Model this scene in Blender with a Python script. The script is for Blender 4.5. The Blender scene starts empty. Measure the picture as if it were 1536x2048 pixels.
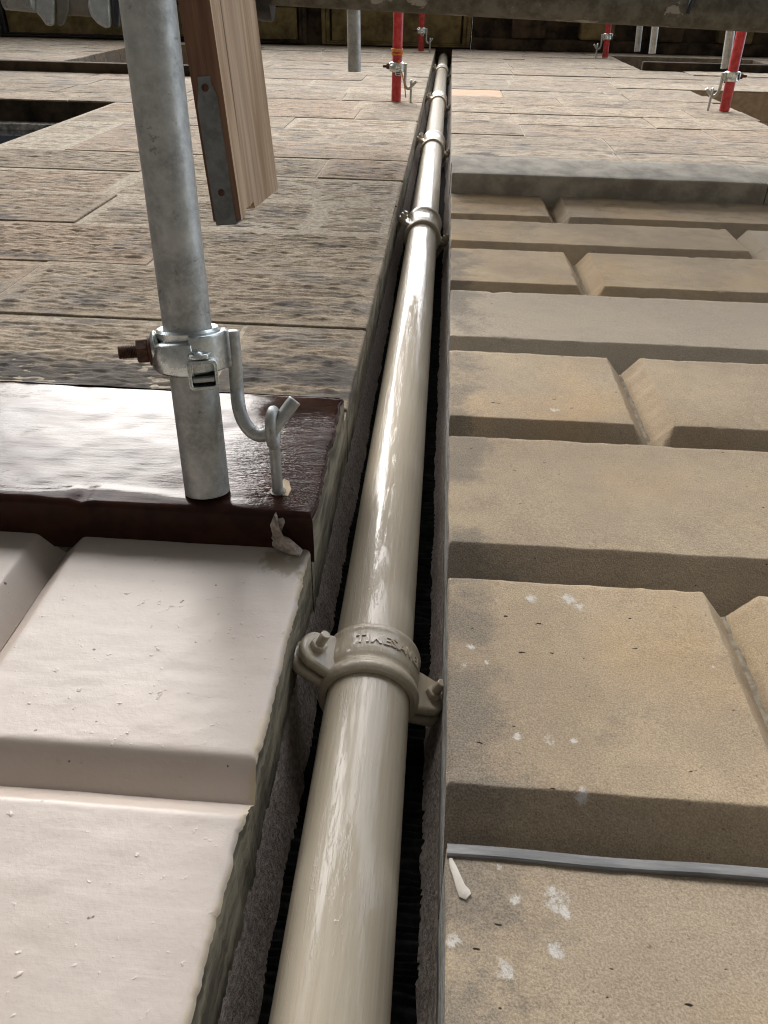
import bpy, bmesh, math, random
import numpy as np
from mathutils import Vector, Matrix

random.seed(7)
# ------------------------------------------------------------------ camera
# World frame: X right along the facade, Y into the wall, Z up.  The camera
# is held close to the wall (0.5 m away) and looks up along it.
F = 1538.0
dz = np.array([137., -1064., F]); dz /= np.linalg.norm(dz)
dn = np.array([-49., 2217., F]); dn -= dn.dot(dz) * dz; dn /= np.linalg.norm(dn)
dx = np.cross(dn, dz)
scene = bpy.context.scene
cam_data = bpy.data.cameras.new('camera')
cam = bpy.data.objects.new('camera', cam_data)
scene.collection.objects.link(cam)
R = Matrix(((dx[0], -dx[1], -dx[2]), (dn[0], -dn[1], -dn[2]), (dz[0], -dz[1], -dz[2])))
cam.matrix_world = R.to_4x4()
cam_data.sensor_fit = 'VERTICAL'
cam_data.sensor_height = 36.0
cam_data.lens = 36.0 * F / 2048.0
cam_data.clip_start = 0.02
cam_data.clip_end = 2000.0
scene.camera = cam

# ------------------------------------------------------------------ world, sun, exposure
SUN_EL, SUN_AZ = math.radians(58), math.radians(-38)      # azimuth measured from -Y towards +X
world = bpy.data.worlds.new('World'); scene.world = world
world.use_nodes = True
wn = world.node_tree.nodes; wl = world.node_tree.links
for n in list(wn): wn.remove(n)
sky = wn.new('ShaderNodeTexSky'); sky.sky_type = 'NISHITA'; sky.sun_disc = False
sky.sun_elevation = SUN_EL; sky.air_density = 1.0; sky.dust_density = 3.0; sky.ozone_density = 1.0
hs = wn.new('ShaderNodeHueSaturation'); hs.inputs['Saturation'].default_value = 0.38
bg = wn.new('ShaderNodeBackground'); bg.inputs['Strength'].default_value = 0.15
wo = wn.new('ShaderNodeOutputWorld')
wl.new(sky.outputs[0], hs.inputs['Color']); wl.new(hs.outputs[0], bg.inputs['Color']); wl.new(bg.outputs[0], wo.inputs[0])
sd = Vector((math.sin(SUN_AZ) * math.cos(SUN_EL), -math.cos(SUN_AZ) * math.cos(SUN_EL), math.sin(SUN_EL)))
sky.sun_rotation = math.atan2(sd.x, sd.y)
sun_data = bpy.data.lights.new('sun', 'SUN'); sun_data.energy = 0.6; sun_data.angle = math.radians(70)
sun_data.color = (1.0, 0.96, 0.9)
sun = bpy.data.objects.new('sun', sun_data); scene.collection.objects.link(sun)
sun.rotation_euler = sd.to_track_quat('Z', 'Y').to_euler()
vs = scene.view_settings
vs.view_transform = 'Standard'; vs.look = 'None'; vs.gamma = 1.0; vs.use_curve_mapping = False
vs.exposure = 2.15
scene.cycles.filter_width = 1.1

# ------------------------------------------------------------------ pixel helpers (photo pixels, 1536 x 2048)
def ray(u, v): return np.array([(u - 768) / F, (v - 1024) / F, 1.0])
def at(u, v, d):
    r = ray(u, v) * d
    return Vector((r.dot(dx), r.dot(dn), r.dot(dz)))
def on_n(u, v, h):
    r = ray(u, v); return at(u, v, h / r.dot(dn))
def on_z(u, v, z):
    r = ray(u, v); return at(u, v, z / r.dot(dz))

# ------------------------------------------------------------------ noise for real relief
def _hash(i, j, s):
    h = (i.astype(np.int64) * 374761393 + j.astype(np.int64) * 668265263 + s * 974634777) & 0xffffffff
    h = ((h ^ (h >> 13)) * 1274126177) & 0xffffffff
    return ((h ^ (h >> 16)) & 0xffff) / 65535.0
def vnoise(x, y, s=0):
    x = np.asarray(x, float); y = np.asarray(y, float)
    i = np.floor(x); j = np.floor(y); fx = x - i; fy = y - j
    fx = fx * fx * (3 - 2 * fx); fy = fy * fy * (3 - 2 * fy)
    a = _hash(i, j, s); b = _hash(i + 1, j, s); c = _hash(i, j + 1, s); d = _hash(i + 1, j + 1, s)
    return a + (b - a) * fx + (c - a) * fy + (a - b - c + d) * fx * fy - 0.5
def fbm(x, y, s=0, o=4, g=0.5):
    t = 0; a = 1.0
    for k in range(o):
        t = t + a * vnoise(x * 2 ** k, y * 2 ** k, s + k * 17); a *= g
    return t

# ------------------------------------------------------------------ materials
def new_mat(name):
    m = bpy.data.materials.new(name); m.use_nodes = True
    nt = m.node_tree
    for n in list(nt.nodes): nt.nodes.remove(n)
    out = nt.nodes.new('ShaderNodeOutputMaterial'); b = nt.nodes.new('ShaderNodeBsdfPrincipled')
    nt.links.new(b.outputs[0], out.inputs[0])
    return m, nt, b
class N:
    """tiny node-graph helper"""
    def __init__(s, nt):
        s.nt = nt; s.tc = nt.nodes.new('ShaderNodeTexCoord')
    def link(s, a, b): s.nt.links.new(a, b)
    def mapping(s, scale=(1, 1, 1), rot=(0, 0, 0), loc=(0, 0, 0)):
        m = s.nt.nodes.new('ShaderNodeMapping')
        m.inputs['Scale'].default_value = scale; m.inputs['Rotation'].default_value = rot; m.inputs['Location'].default_value = loc
        s.link(s.tc.outputs['Object'], m.inputs['Vector']); return m.outputs[0]
    def noise(s, scale, detail=4, rough=0.55, vec=None, dist=0.0):
        n = s.nt.nodes.new('ShaderNodeTexNoise'); n.inputs['Scale'].default_value = scale
        n.inputs['Detail'].default_value = detail; n.inputs['Roughness'].default_value = rough; n.inputs['Distortion'].default_value = dist
        s.link(vec if vec is not None else s.tc.outputs['Object'], n.inputs['Vector']); return n.outputs['Fac']
    def ramp(s, fac, p0, p1, c0=0.0, c1=1.0):
        r = s.nt.nodes.new('ShaderNodeMapRange'); r.inputs['From Min'].default_value = p0; r.inputs['From Max'].default_value = p1
        r.inputs['To Min'].default_value = c0; r.inputs['To Max'].default_value = c1; r.interpolation_type = 'SMOOTHSTEP'
        s.link(fac, r.inputs['Value']); return r.outputs[0]
    def mix(s, fac, a, b, mode='MIX'):
        m = s.nt.nodes.new('ShaderNodeMix'); m.data_type = 'RGBA'; m.blend_type = mode
        for sock, v in ((m.inputs[0], fac), (m.inputs[6], a), (m.inputs[7], b)):
            if isinstance(v, (int, float)): sock.default_value = v
            elif isinstance(v, tuple): sock.default_value = (*v, 1.0)
            else: s.link(v, sock)
        return m.outputs[2]
    def math(s, op, a, b=0.0, c=0.0):
        m = s.nt.nodes.new('ShaderNodeMath'); m.operation = op
        for k, v in enumerate((a, b, c)):
            if isinstance(v, (int, float)): m.inputs[k].default_value = v
            else: s.link(v, m.inputs[k])
        return m.outputs[0]
    def random(s):
        return s.nt.nodes.new('ShaderNodeObjectInfo').outputs['Random']
    def dist(s, p):
        v = s.nt.nodes.new('ShaderNodeVectorMath'); v.operation = 'DISTANCE'
        s.link(s.tc.outputs['Object'], v.inputs[0]); v.inputs[1].default_value = p; return v.outputs['Value']
    def sep(s):
        x = s.nt.nodes.new('ShaderNodeSeparateXYZ'); s.link(s.tc.outputs['Object'], x.inputs[0]); return x.outputs
    def bump(s, h, strength, dist, base=None):
        b = s.nt.nodes.new('ShaderNodeBump'); b.inputs['Strength'].default_value = strength; b.inputs['Distance'].default_value = dist
        s.link(h, b.inputs['Height'])
        if base is not None: s.link(base, b.inputs['Normal'])
        return b.outputs[0]

def mat_sandstone():
    m, nt, b = new_mat('buff_sandstone'); g = N(nt)
    big = g.noise(5.5, 4, 0.55); mid = g.noise(26, 8, 0.75); grain = g.noise(620, 2, 0.6); pits = g.noise(260, 3, 0.6)
    col = g.mix(g.ramp(big, 0.36, 0.64), (0.44, 0.335, 0.215), (0.58, 0.445, 0.280))
    col = g.mix(g.ramp(g.noise(3.2, 3, 0.5, g.mapping((1, 1, 1), (0, 0, 0), (3, 7, 1))), 0.5, 0.72), col, (0.60, 0.405, 0.195))
    col = g.mix(g.ramp(mid, 0.30, 0.72), g.mix(0.30, col, (0.27, 0.21, 0.145)), col)
    rnd = g.random()
    col = g.mix(g.ramp(rnd, 0.35, 1.0, 0.0, 0.7), col, (0.46, 0.405, 0.325)); col = g.mix(g.ramp(rnd, 0.0, 0.3, 0.45, 0.0), col, (0.62, 0.43, 0.22))
    # grey weathering: patches and the strip beside the chase
    x = g.sep()[0]; z = g.sep()[2]
    edge = g.math('ADD', g.math('MULTIPLY', g.ramp(x, 0.03, 0.15, 0.25, 0.0), g.ramp(g.noise(3, 2, 0.5), 0.42, 0.55)), g.ramp(z, 1.4, 2.4, 0.02, 0.13))
    st = g.ramp(g.math('ADD', g.noise(9, 9, 0.78, g.mapping((1, 1, 1.3), (0, 0, 0), (9, 2, 4))), edge), 0.60, 0.80)
    col = g.mix(g.math('MULTIPLY', st, 0.72), col, (0.150, 0.140, 0.120))
    col = g.mix(g.ramp(grain, 0.30, 0.70), g.mix(0.30, col, (0.12, 0.09, 0.06)), g.mix(0.22, col, (0.68, 0.58, 0.45)))
    col = g.mix(g.ramp(pits, 0.27, 0.34, 0.55, 0.0), col, (0.10, 0.075, 0.05))
    speck = g.ramp(g.noise(75, 2, 0.4, g.mapping((1, 1, 2.4), (0, 0, 0), (1, 4, 2))), 0.765, 0.79)
    col = g.mix(speck, col, (0.03, 0.02, 0.012))
    # white paint dabs left on the stone
    dn_ = g.math('ADD', g.math('MULTIPLY', g.noise(260, 5, 0.8, g.mapping((1, 1, 0.7), (0, 0.5, 0))), 0.45), g.math('MULTIPLY', g.noise(85, 4, 0.7), 0.55)); tot = None
    for (u, v, r) in [(1105, 1800, .021), (1128, 1822, .011), (1112, 1898, .013), (1030, 1798, .009), (1000, 1732, .006), (942, 1294, .009),
                      (928, 1332, .008), (975, 1326, .007), (1060, 1196, .015), (1138, 1200, .018), (1160, 1218, .014), (1100, 1480, .012), (1036, 1474, .008),
                      (1150, 1482, .007), (1166, 1590, .013), (1110, 820, .012), (1012, 1938, .014), (900, 1880, .012), (1425, 1336, .005), (1482, 1418, .006)]:
        p = on_n(u, v, 0.515)
        t = g.ramp(g.dist(tuple(p)), r * 0.05, r * 1.1, 0.25, 0.0)
        tot = t if tot is None else g.math('MAXIMUM', tot, t)
    dab = g.ramp(g.math('ADD', tot, dn_), 0.66, 0.78)
    col = g.mix(g.math('MULTIPLY', dab, 0.9), col, (0.66, 0.63, 0.57))
    nt.links.new(col, b.inputs['Base Color']); b.inputs['Roughness'].default_value = 0.9
    b.inputs['Specular IOR Level'].default_value = 0.25
    h = g.math('ADD', g.math('MULTIPLY', grain, 0.6), g.math('MULTIPLY', pits, 0.7))
    nt.links.new(g.bump(h, 0.55, 0.0012, g.bump(mid, 0.35, 0.004)), b.inputs['Normal'])
    return m

def mat_arris():
    m, nt, b = new_mat('weathered_arris'); g = N(nt)
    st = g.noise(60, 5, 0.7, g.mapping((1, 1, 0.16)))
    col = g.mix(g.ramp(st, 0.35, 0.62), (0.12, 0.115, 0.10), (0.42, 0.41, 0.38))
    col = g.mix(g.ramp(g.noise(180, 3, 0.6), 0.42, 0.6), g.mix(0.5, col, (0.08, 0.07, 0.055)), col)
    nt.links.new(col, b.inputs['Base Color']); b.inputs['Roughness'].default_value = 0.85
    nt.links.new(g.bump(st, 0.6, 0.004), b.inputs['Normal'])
    return m

def mat_ashlar(name, c_lo, c_hi, c_warm, dark):
    m, nt, b = new_mat(name); g = N(nt)
    streak = g.noise(30, 7, 0.78, g.mapping((0.75, 1, 1.2)))
    blot = g.noise(6, 5, 0.65); fine = g.noise(240, 3, 0.6); rnd = g.random()
    col = g.mix(g.ramp(blot, 0.36, 0.66), c_lo, c_hi)
    col = g.mix(g.ramp(rnd, 0.45, 1.0, 0.0, 0.75), col, c_warm); col = g.mix(g.ramp(rnd, 0.0, 0.4, 0.55, 0.0), col, tuple(v * 1.25 for v in c_hi))
    col = g.mix(g.ramp(streak, 0.40, 0.56, 0.6, 0.0), col, dark)
    ln = g.noise(210, 4, 0.75, g.mapping((0.42, 1, 1.2)))
    col = g.mix(g.ramp(ln, 0.36, 0.48, 0.55, 0.0), col, tuple(v * 0.55 for v in dark))
    col = g.mix(g.ramp(g.noise(11, 5, 0.7, g.mapping((0.5, 1, 1.2), (0, 0, 0), (2, 2, 6))), 0.50, 0.68, 0.0, 0.7), col, (0.20, 0.185, 0.165))
    soot_dark = g.ramp(g.math('ADD', g.noise(7, 6, 0.7, g.mapping((0.6, 1, 1.4), (0, 0, 0), (5, 1, 8))), g.math('MULTIPLY', g.ramp(g.sep()[2], 1.06, 1.22, 0.24, 0.0), g.ramp(g.sep()[0], -0.5, -0.2, 1.0, 0.35))), 0.56, 0.68)
    col = g.mix(g.math('MULTIPLY', soot_dark, 0.85), col, (0.06, 0.057, 0.055))
    col = g.mix(g.ramp(fine, 0.34, 0.7), g.mix(0.35, col, (0.09, 0.07, 0.05)), col)
    nt.links.new(col, b.inputs['Base Color']); b.inputs['Roughness'].default_value = 0.92
    b.inputs['Specular IOR Level'].default_value = 0.25
    rip = g.noise(90, 5, 0.7, g.mapping((0.22, 1, 1.6)))
    nt.links.new(g.bump(g.math('ADD', rip, g.math('MULTIPLY', fine, 0.25)), 0.5, 0.004), b.inputs['Normal'])
    return m

def mat_paint_cream():
    m, nt, b = new_mat('thick_cream_gloss_paint'); g = N(nt)
    blot = g.noise(4, 3, 0.5)
    col = g.mix(g.ramp(blot, 0.35, 0.65), (0.475, 0.405, 0.345), (0.52, 0.452, 0.392))
    col = g.mix(g.ramp(g.noise(70, 2, 0.4, g.mapping((1, 1, 1), (0, 0, 0), (4, 3, 9))), 0.755, 0.775), col, (0.12, 0.09, 0.07))
    ye = g.ramp(g.math('ADD', g.ramp(g.sep()[0], -0.132, -0.119, 0.0, 0.34), g.noise(32, 5, 0.7)), 0.68, 0.82)
    col = g.mix(g.math('MULTIPLY', ye, 0.55), col, (0.50, 0.40, 0.23))
    col = g.mix(g.ramp(g.noise(13, 7, 0.75), 0.52, 0.75, 0.0, 0.22), col, (0.36, 0.30, 0.24))
    # drab smear around the fixing
    drab = g.ramp(g.math('ADD', g.ramp(g.dist((-0.135, 0.505, 0.64)), 0.01, 0.055, 0.42, 0.0), g.noise(45, 4, 0.7)), 0.66, 0.86)
    col = g.mix(drab, col, (0.30, 0.255, 0.19))
    nt.links.new(col, b.inputs['Base Color'])
    nt.links.new(g.ramp(blot, 0.3, 0.7, 0.36, 0.48), b.inputs['Roughness']); b.inputs['Specular IOR Level'].default_value = 0.42
    br1 = g.noise(30, 4, 0.6, g.mapping((0.25, 1, 9.0), (0, 0.16, 0)))
    br2 = g.noise(30, 3, 0.6, g.mapping((0.3, 1, 8.0), (0, -0.75, 0)))
    br = g.mix(g.ramp(g.noise(5.5, 2, 0.5), 0.42, 0.6), br1, br2)
    bl = g.ramp(g.noise(120, 2, 0.5), 0.68, 0.80)
    n1 = g.bump(br, 0.11, 0.0011); n2 = g.bump(bl, 0.5, 0.0012, n1); n3 = g.bump(g.noise(60, 4, 0.6), 0.30, 0.0022, n2)
    nt.links.new(n3, b.inputs['Normal'])
    return m

def mat_brown_gloss():
    m, nt, b = new_mat('chocolate_gloss_paint'); g = N(nt)
    col = g.mix(g.ramp(g.noise(25, 3), 0.35, 0.65), (0.026, 0.0125, 0.0092), (0.042, 0.0175, 0.0112))
    nt.links.new(col, b.inputs['Base Color']); b.inputs['Roughness'].default_value = 0.13
    b.inputs['IOR'].default_value = 1.45; b.inputs['Specular IOR Level'].default_value = 0.105
    b.inputs['Coat Weight'].default_value = 0.0; b.inputs['Coat Roughness'].default_value = 0.10
    near = g.ramp(g.dist((-0.13, 0.467, 0.77)), 0.04, 0.15, 1.0, 0.05)
    br = g.noise(34, 5, 0.65, g.mapping((0.4, 1, 3.0), (0, 0.35, 0)))
    br2 = g.noise(42, 4, 0.7, g.mapping((0.5, 1, 2.2), (0, -0.8, 0)))
    h = g.math('ADD', g.math('MULTIPLY', br, 0.16), g.math('MULTIPLY', g.math('MULTIPLY', br2, near), 2.0))
    n = g.bump(h, 0.5, 0.0034)
    n = g.bump(g.noise(300, 2, 0.5), 0.06, 0.001, n)
    nt.links.new(n, b.inputs['Normal']); nt.links.new(n, b.inputs['Coat Normal'])
    return m

def mat_pipe():
    m, nt, b = new_mat('beige_gloss_pipe_paint'); g = N(nt)
    brush = g.noise(300, 5, 0.65, g.mapping((1, 1, 0.022)))
    patch = g.noise(14, 3, 0.5, g.mapping((1, 1, 0.35)))
    col = g.mix(g.ramp(brush, 0.30, 0.70), (0.440, 0.378, 0.280), (0.510, 0.445, 0.338))
    col = g.mix(g.ramp(patch, 0.4, 0.7, 0.0, 0.25), col, (0.45, 0.39, 0.29))
    nt.links.new(col, b.inputs['Base Color']); b.inputs['Roughness'].default_value = 0.45
    b.inputs['Specular IOR Level'].default_value = 0.15
    b.inputs['Coat Weight'].default_value = 0.75; b.inputs['Coat Roughness'].default_value = 0.02; b.inputs['Coat IOR'].default_value = 1.5
    n = g.bump(brush, 0.20, 0.0010); n = g.bump(g.ramp(g.noise(210, 5, 0.75, g.mapping((1, 1, 0.10))), 0.52, 0.60), 0.30, 0.0006, n)
    n = g.bump(g.ramp(g.noise(110, 2, 0.5), 0.70, 0.80), 0.4, 0.0008, n)
    n = g.bump(g.noise(30, 3, 0.5, g.mapping((1, 1, 0.4))), 0.25, 0.0020, n)
    nt.links.new(n, b.inputs['Normal']); nt.links.new(n, b.inputs['Coat Normal'])
    return m

def mat_galv(name='galvanised_steel', base=(0.46, 0.475, 0.455), rough=0.45, metal=0.55, grime=0.5):
    m, nt, b = new_mat(name); g = N(nt)
    a = g.noise(22, 5, 0.65, g.mapping((1, 1, 1))); f = g.noise(130, 4, 0.7); c = g.noise(60, 4, 0.7, g.mapping((1, 0.35, 1)))
    lo = tuple(v * 0.62 for v in base)
    col = g.mix(g.ramp(a, 0.32, 0.68), lo, base)
    col = g.mix(g.ramp(f, 0.40, 0.72, 0.0, 0.35), col, tuple(min(1, v * 1.35) for v in base))
    col = g.mix(g.ramp(c, 0.60, 0.68, 0.0, grime), col, (0.06, 0.05, 0.038))
    nt.links.new(col, b.inputs['Base Color'])
    nt.links.new(g.ramp(a, 0.3, 0.7, rough + 0.14, rough - 0.04), b.inputs['Roughness'])
    nt.links.new(g.ramp(c, 0.6, 0.75, metal, 0.1), b.inputs['Metallic'])
    nt.links.new(g.bump(g.math('ADD', f, a), 0.22, 0.0014), b.inputs['Normal'])
    return m

def mat_simple(name, c0, c1, rough=0.7, scale=40, bump=0.3, bd=0.003, metal=0.0, stretch=(1, 1, 1), spec=0.4, coat=0.0):
    m, nt, b = new_mat(name); g = N(nt)
    n = g.noise(scale, 5, 0.65, g.mapping(stretch))
    nt.links.new(g.mix(g.ramp(n, 0.32, 0.68), c0, c1), b.inputs['Base Color'])
    b.inputs['Roughness'].default_value = rough; b.inputs['Metallic'].default_value = metal
    b.inputs['Specular IOR Level'].default_value = spec; b.inputs['Coat Weight'].default_value = coat
    nt.links.new(g.bump(n, bump, bd), b.inputs['Normal'])
    return m

def mat_wood(name, c0, c1, c2):
    m, nt, b = new_mat(name); g = N(nt)
    # grain runs along local Y (the length of the board)
    w = g.noise(55, 5, 0.65, g.mapping((1, 0.05, 1)), 0.6); k = g.noise(9, 3, 0.5, g.mapping((1, 0.18, 1)))
    cr = g.noise(34, 3, 0.5, g.mapping((1, 0.035, 1), (0, 0, 0), (2, 5, 3)))
    col = g.mix(g.ramp(w, 0.34, 0.68), c0, c1)
    col = g.mix(g.ramp(k, 0.42, 0.66, 0.0, 0.7), col, c2)
    col = g.mix(g.ramp(cr, 0.300, 0.335, 0.8, 0.0), col, (0.05, 0.03, 0.02))
    nt.links.new(col, b.inputs['Base Color']); b.inputs['Roughness'].default_value = 0.85
    nt.links.new(g.bump(g.math('ADD', w, cr), 0.4, 0.0022), b.inputs['Normal'])
    return m

M = {}
M['stone'] = mat_sandstone()
M['arris'] = mat_arris()
M['ash_l'] = mat_ashlar('tooled_ashlar_weathered', (0.29, 0.235, 0.165), (0.42, 0.345, 0.245), (0.42, 0.305, 0.205), (0.15, 0.120, 0.085))
M['ash_r'] = mat_ashlar('tooled_ashlar_pale', (0.31, 0.258, 0.188), (0.43, 0.358, 0.262), (0.40, 0.305, 0.215), (0.16, 0.130, 0.092))
M['smooth'] = mat_simple('dressed_margin_stone', (0.33, 0.255, 0.165), (0.45, 0.36, 0.25), 0.9, 30, 0.3, 0.003, spec=0.25)
M['pinkstone'] = mat_simple('pink_repair_stone', (0.42, 0.29, 0.19), (0.48, 0.34, 0.23), 0.9, 30, 0.2, 0.002, spec=0.25)
M['cream'] = mat_paint_cream()
M['brown'] = mat_brown_gloss()
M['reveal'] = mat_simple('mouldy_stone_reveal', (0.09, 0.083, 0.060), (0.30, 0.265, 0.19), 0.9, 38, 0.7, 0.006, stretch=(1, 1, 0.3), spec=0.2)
M['mortar'] = mat_simple('rough_brown_mortar', (0.32, 0.265, 0.225), (0.56, 0.485, 0.42), 0.95, 170, 0.9, 0.004, spec=0.15)
M['joint'] = mat_simple('pale_joint_mortar', (0.24, 0.205, 0.155), (0.44, 0.385, 0.295), 0.95, 90, 0.6, 0.003, spec=0.15)
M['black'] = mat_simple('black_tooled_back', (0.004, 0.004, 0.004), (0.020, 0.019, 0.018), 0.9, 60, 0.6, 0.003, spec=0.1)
M['lead'] = mat_simple('grey_lead', (0.13, 0.13, 0.125), (0.30, 0.295, 0.28), 0.55, 40, 0.35, 0.003, stretch=(0.2, 1, 1.6))
M['tar'] = mat_simple('black_bitumen_edge', (0.010, 0.010, 0.011), (0.03, 0.03, 0.03), 0.35, 60, 0.5, 0.003)
M['string'] = mat_simple('grey_string_course_stone', (0.27, 0.25, 0.21), (0.52, 0.485, 0.41), 0.88, 11, 0.3, 0.004, stretch=(1, 1, 0.6), spec=0.25)
M['pipe'] = mat_pipe()
M['galv'] = mat_galv()
M['galv_br'] = mat_galv('bright_zinc_plate', (0.62, 0.67, 0.66), 0.24, 0.9, 0.3)
M['galv_old'] = mat_galv('dirty_galvanised_steel', (0.15, 0.142, 0.115), 0.6, 0.15, 0.6)
def mat_ledger():
    m, nt, b = new_mat('paint_scabbed_tube'); g = N(nt)
    col = g.mix(g.ramp(g.noise(40, 5, 0.7), 0.35, 0.68), (0.085, 0.078, 0.058), (0.19, 0.178, 0.145))
    scab = g.ramp(g.noise(26, 5, 0.7, g.mapping((1, 1, 0.6), (0, 0, 0), (3, 1, 5))), 0.60, 0.64)
    col = g.mix(scab, col, (0.36, 0.34, 0.30))
    nt.links.new(col, b.inputs['Base Color']); b.inputs['Roughness'].default_value = 0.8
    nt.links.new(g.bump(g.math('ADD', scab, g.noise(90, 4, 0.6)), 0.4, 0.002), b.inputs['Normal'])
    return m
M['ledger'] = mat_ledger()
M['rust'] = mat_simple('rusty_steel', (0.035, 0.017, 0.010), (0.115, 0.052, 0.030), 0.75, 120, 0.6, 0.002, metal=0.2)
M['red'] = mat_simple('red_tube_paint', (0.26, 0.010, 0.013), (0.47, 0.030, 0.032), 0.45, 45, 0.15, 0.001, coat=0.3)
M['dark'] = mat_simple('dark_steel', (0.012, 0.012, 0.014), (0.035, 0.035, 0.035), 0.5, 60, 0.2, 0.001)
M['wood'] = mat_wood('weathered_board_face', (0.36, 0.235, 0.140), (0.58, 0.435, 0.295), (0.44, 0.345, 0.25))
M['wood_e'] = mat_wood('brown_board_edge', (0.105, 0.052, 0.030), (0.205, 0.110, 0.066), (0.13, 0.07, 0.045))
M['hoop'] = mat_galv('dull_hoop_iron', (0.175, 0.185, 0.18), 0.5, 0.55, 0.45)
M['frame'] = mat_simple('dark_window_frame', (0.012, 0.014, 0.016), (0.035, 0.038, 0.04), 0.4, 40, 0.1, 0.001)
M['wframe'] = mat_simple('peeling_white_frame', (0.10, 0.10, 0.095), (0.60, 0.59, 0.55), 0.6, 26, 0.2, 0.002)
M['soffit'] = mat_simple('olive_stained_soffit', (0.09, 0.075, 0.038), (0.22, 0.18, 0.085), 0.9, 7, 0.3, 0.01, spec=0.2)
M['soot_dark'] = mat_simple('soot_and_shade_stone', (0.014, 0.012, 0.010), (0.085, 0.064, 0.042), 0.92, 5, 0.4, 0.01, spec=0.2)  # dark stone; on the block ledges it stands in for groove shade
M['pave'] = mat_simple('grey_paving', (0.045, 0.043, 0.040), (0.075, 0.072, 0.066), 0.9, 3, 0.2, 0.01)
M['smear'] = mat_simple('cream_paint_smear', (0.55, 0.50, 0.41), (0.66, 0.61, 0.52), 0.5, 60, 0.3, 0.002)
M['twine'] = mat_simple('orange_twine', (0.45, 0.16, 0.03), (0.58, 0.26, 0.06), 0.8, 90, 0.3, 0.001)
M['board'] = mat_wood('added_deck_wood', (0.20, 0.145, 0.095), (0.33, 0.25, 0.17), (0.22, 0.18, 0.13))
def mat_glass():
    m, nt, b = new_mat('window_glass')
    b.inputs['Base Color'].default_value = (0.02, 0.024, 0.028, 1); b.inputs['Roughness'].default_value = 0.05
    b.inputs['Specular IOR Level'].default_value = 0.6
    return m
M['glass'] = mat_glass()

# ------------------------------------------------------------------ object helpers
C = scene.collection
def empty(name, loc=(0, 0, 0), label=None, cat=None, group=None, parent=None):
    o = bpy.data.objects.new(name, None); C.objects.link(o); o.location = loc
    o.empty_display_size = 0.05
    if parent: o.parent = parent
    tag(o, label, cat, group); return o
def tag(o, label=None, cat=None, group=None, kind=None):
    if label: o['label'] = label
    if cat: o['category'] = cat
    if group: o['group'] = group
    if kind: o['kind'] = kind
    return o
def mesh_obj(name, verts, faces, mats, parent=None, midx=None, smooth=True, mw=None):
    me = bpy.data.meshes.new(name)
    me.from_pydata([tuple(v) for v in verts], [], [tuple(int(i) for i in f) for f in faces])
    for m in (mats if isinstance(mats, (list, tuple)) else [mats]): me.materials.append(m)
    if midx is not None: me.polygons.foreach_set('material_index', np.asarray(midx, dtype=np.int32))
    me.polygons.foreach_set('use_smooth', [bool(smooth)] * len(me.polygons))
    me.validate(); me.update()
    o = bpy.data.objects.new(name, me); C.objects.link(o)
    if parent: o.parent = parent
    if mw is not None: o.matrix_local = mw
    return o
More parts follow.
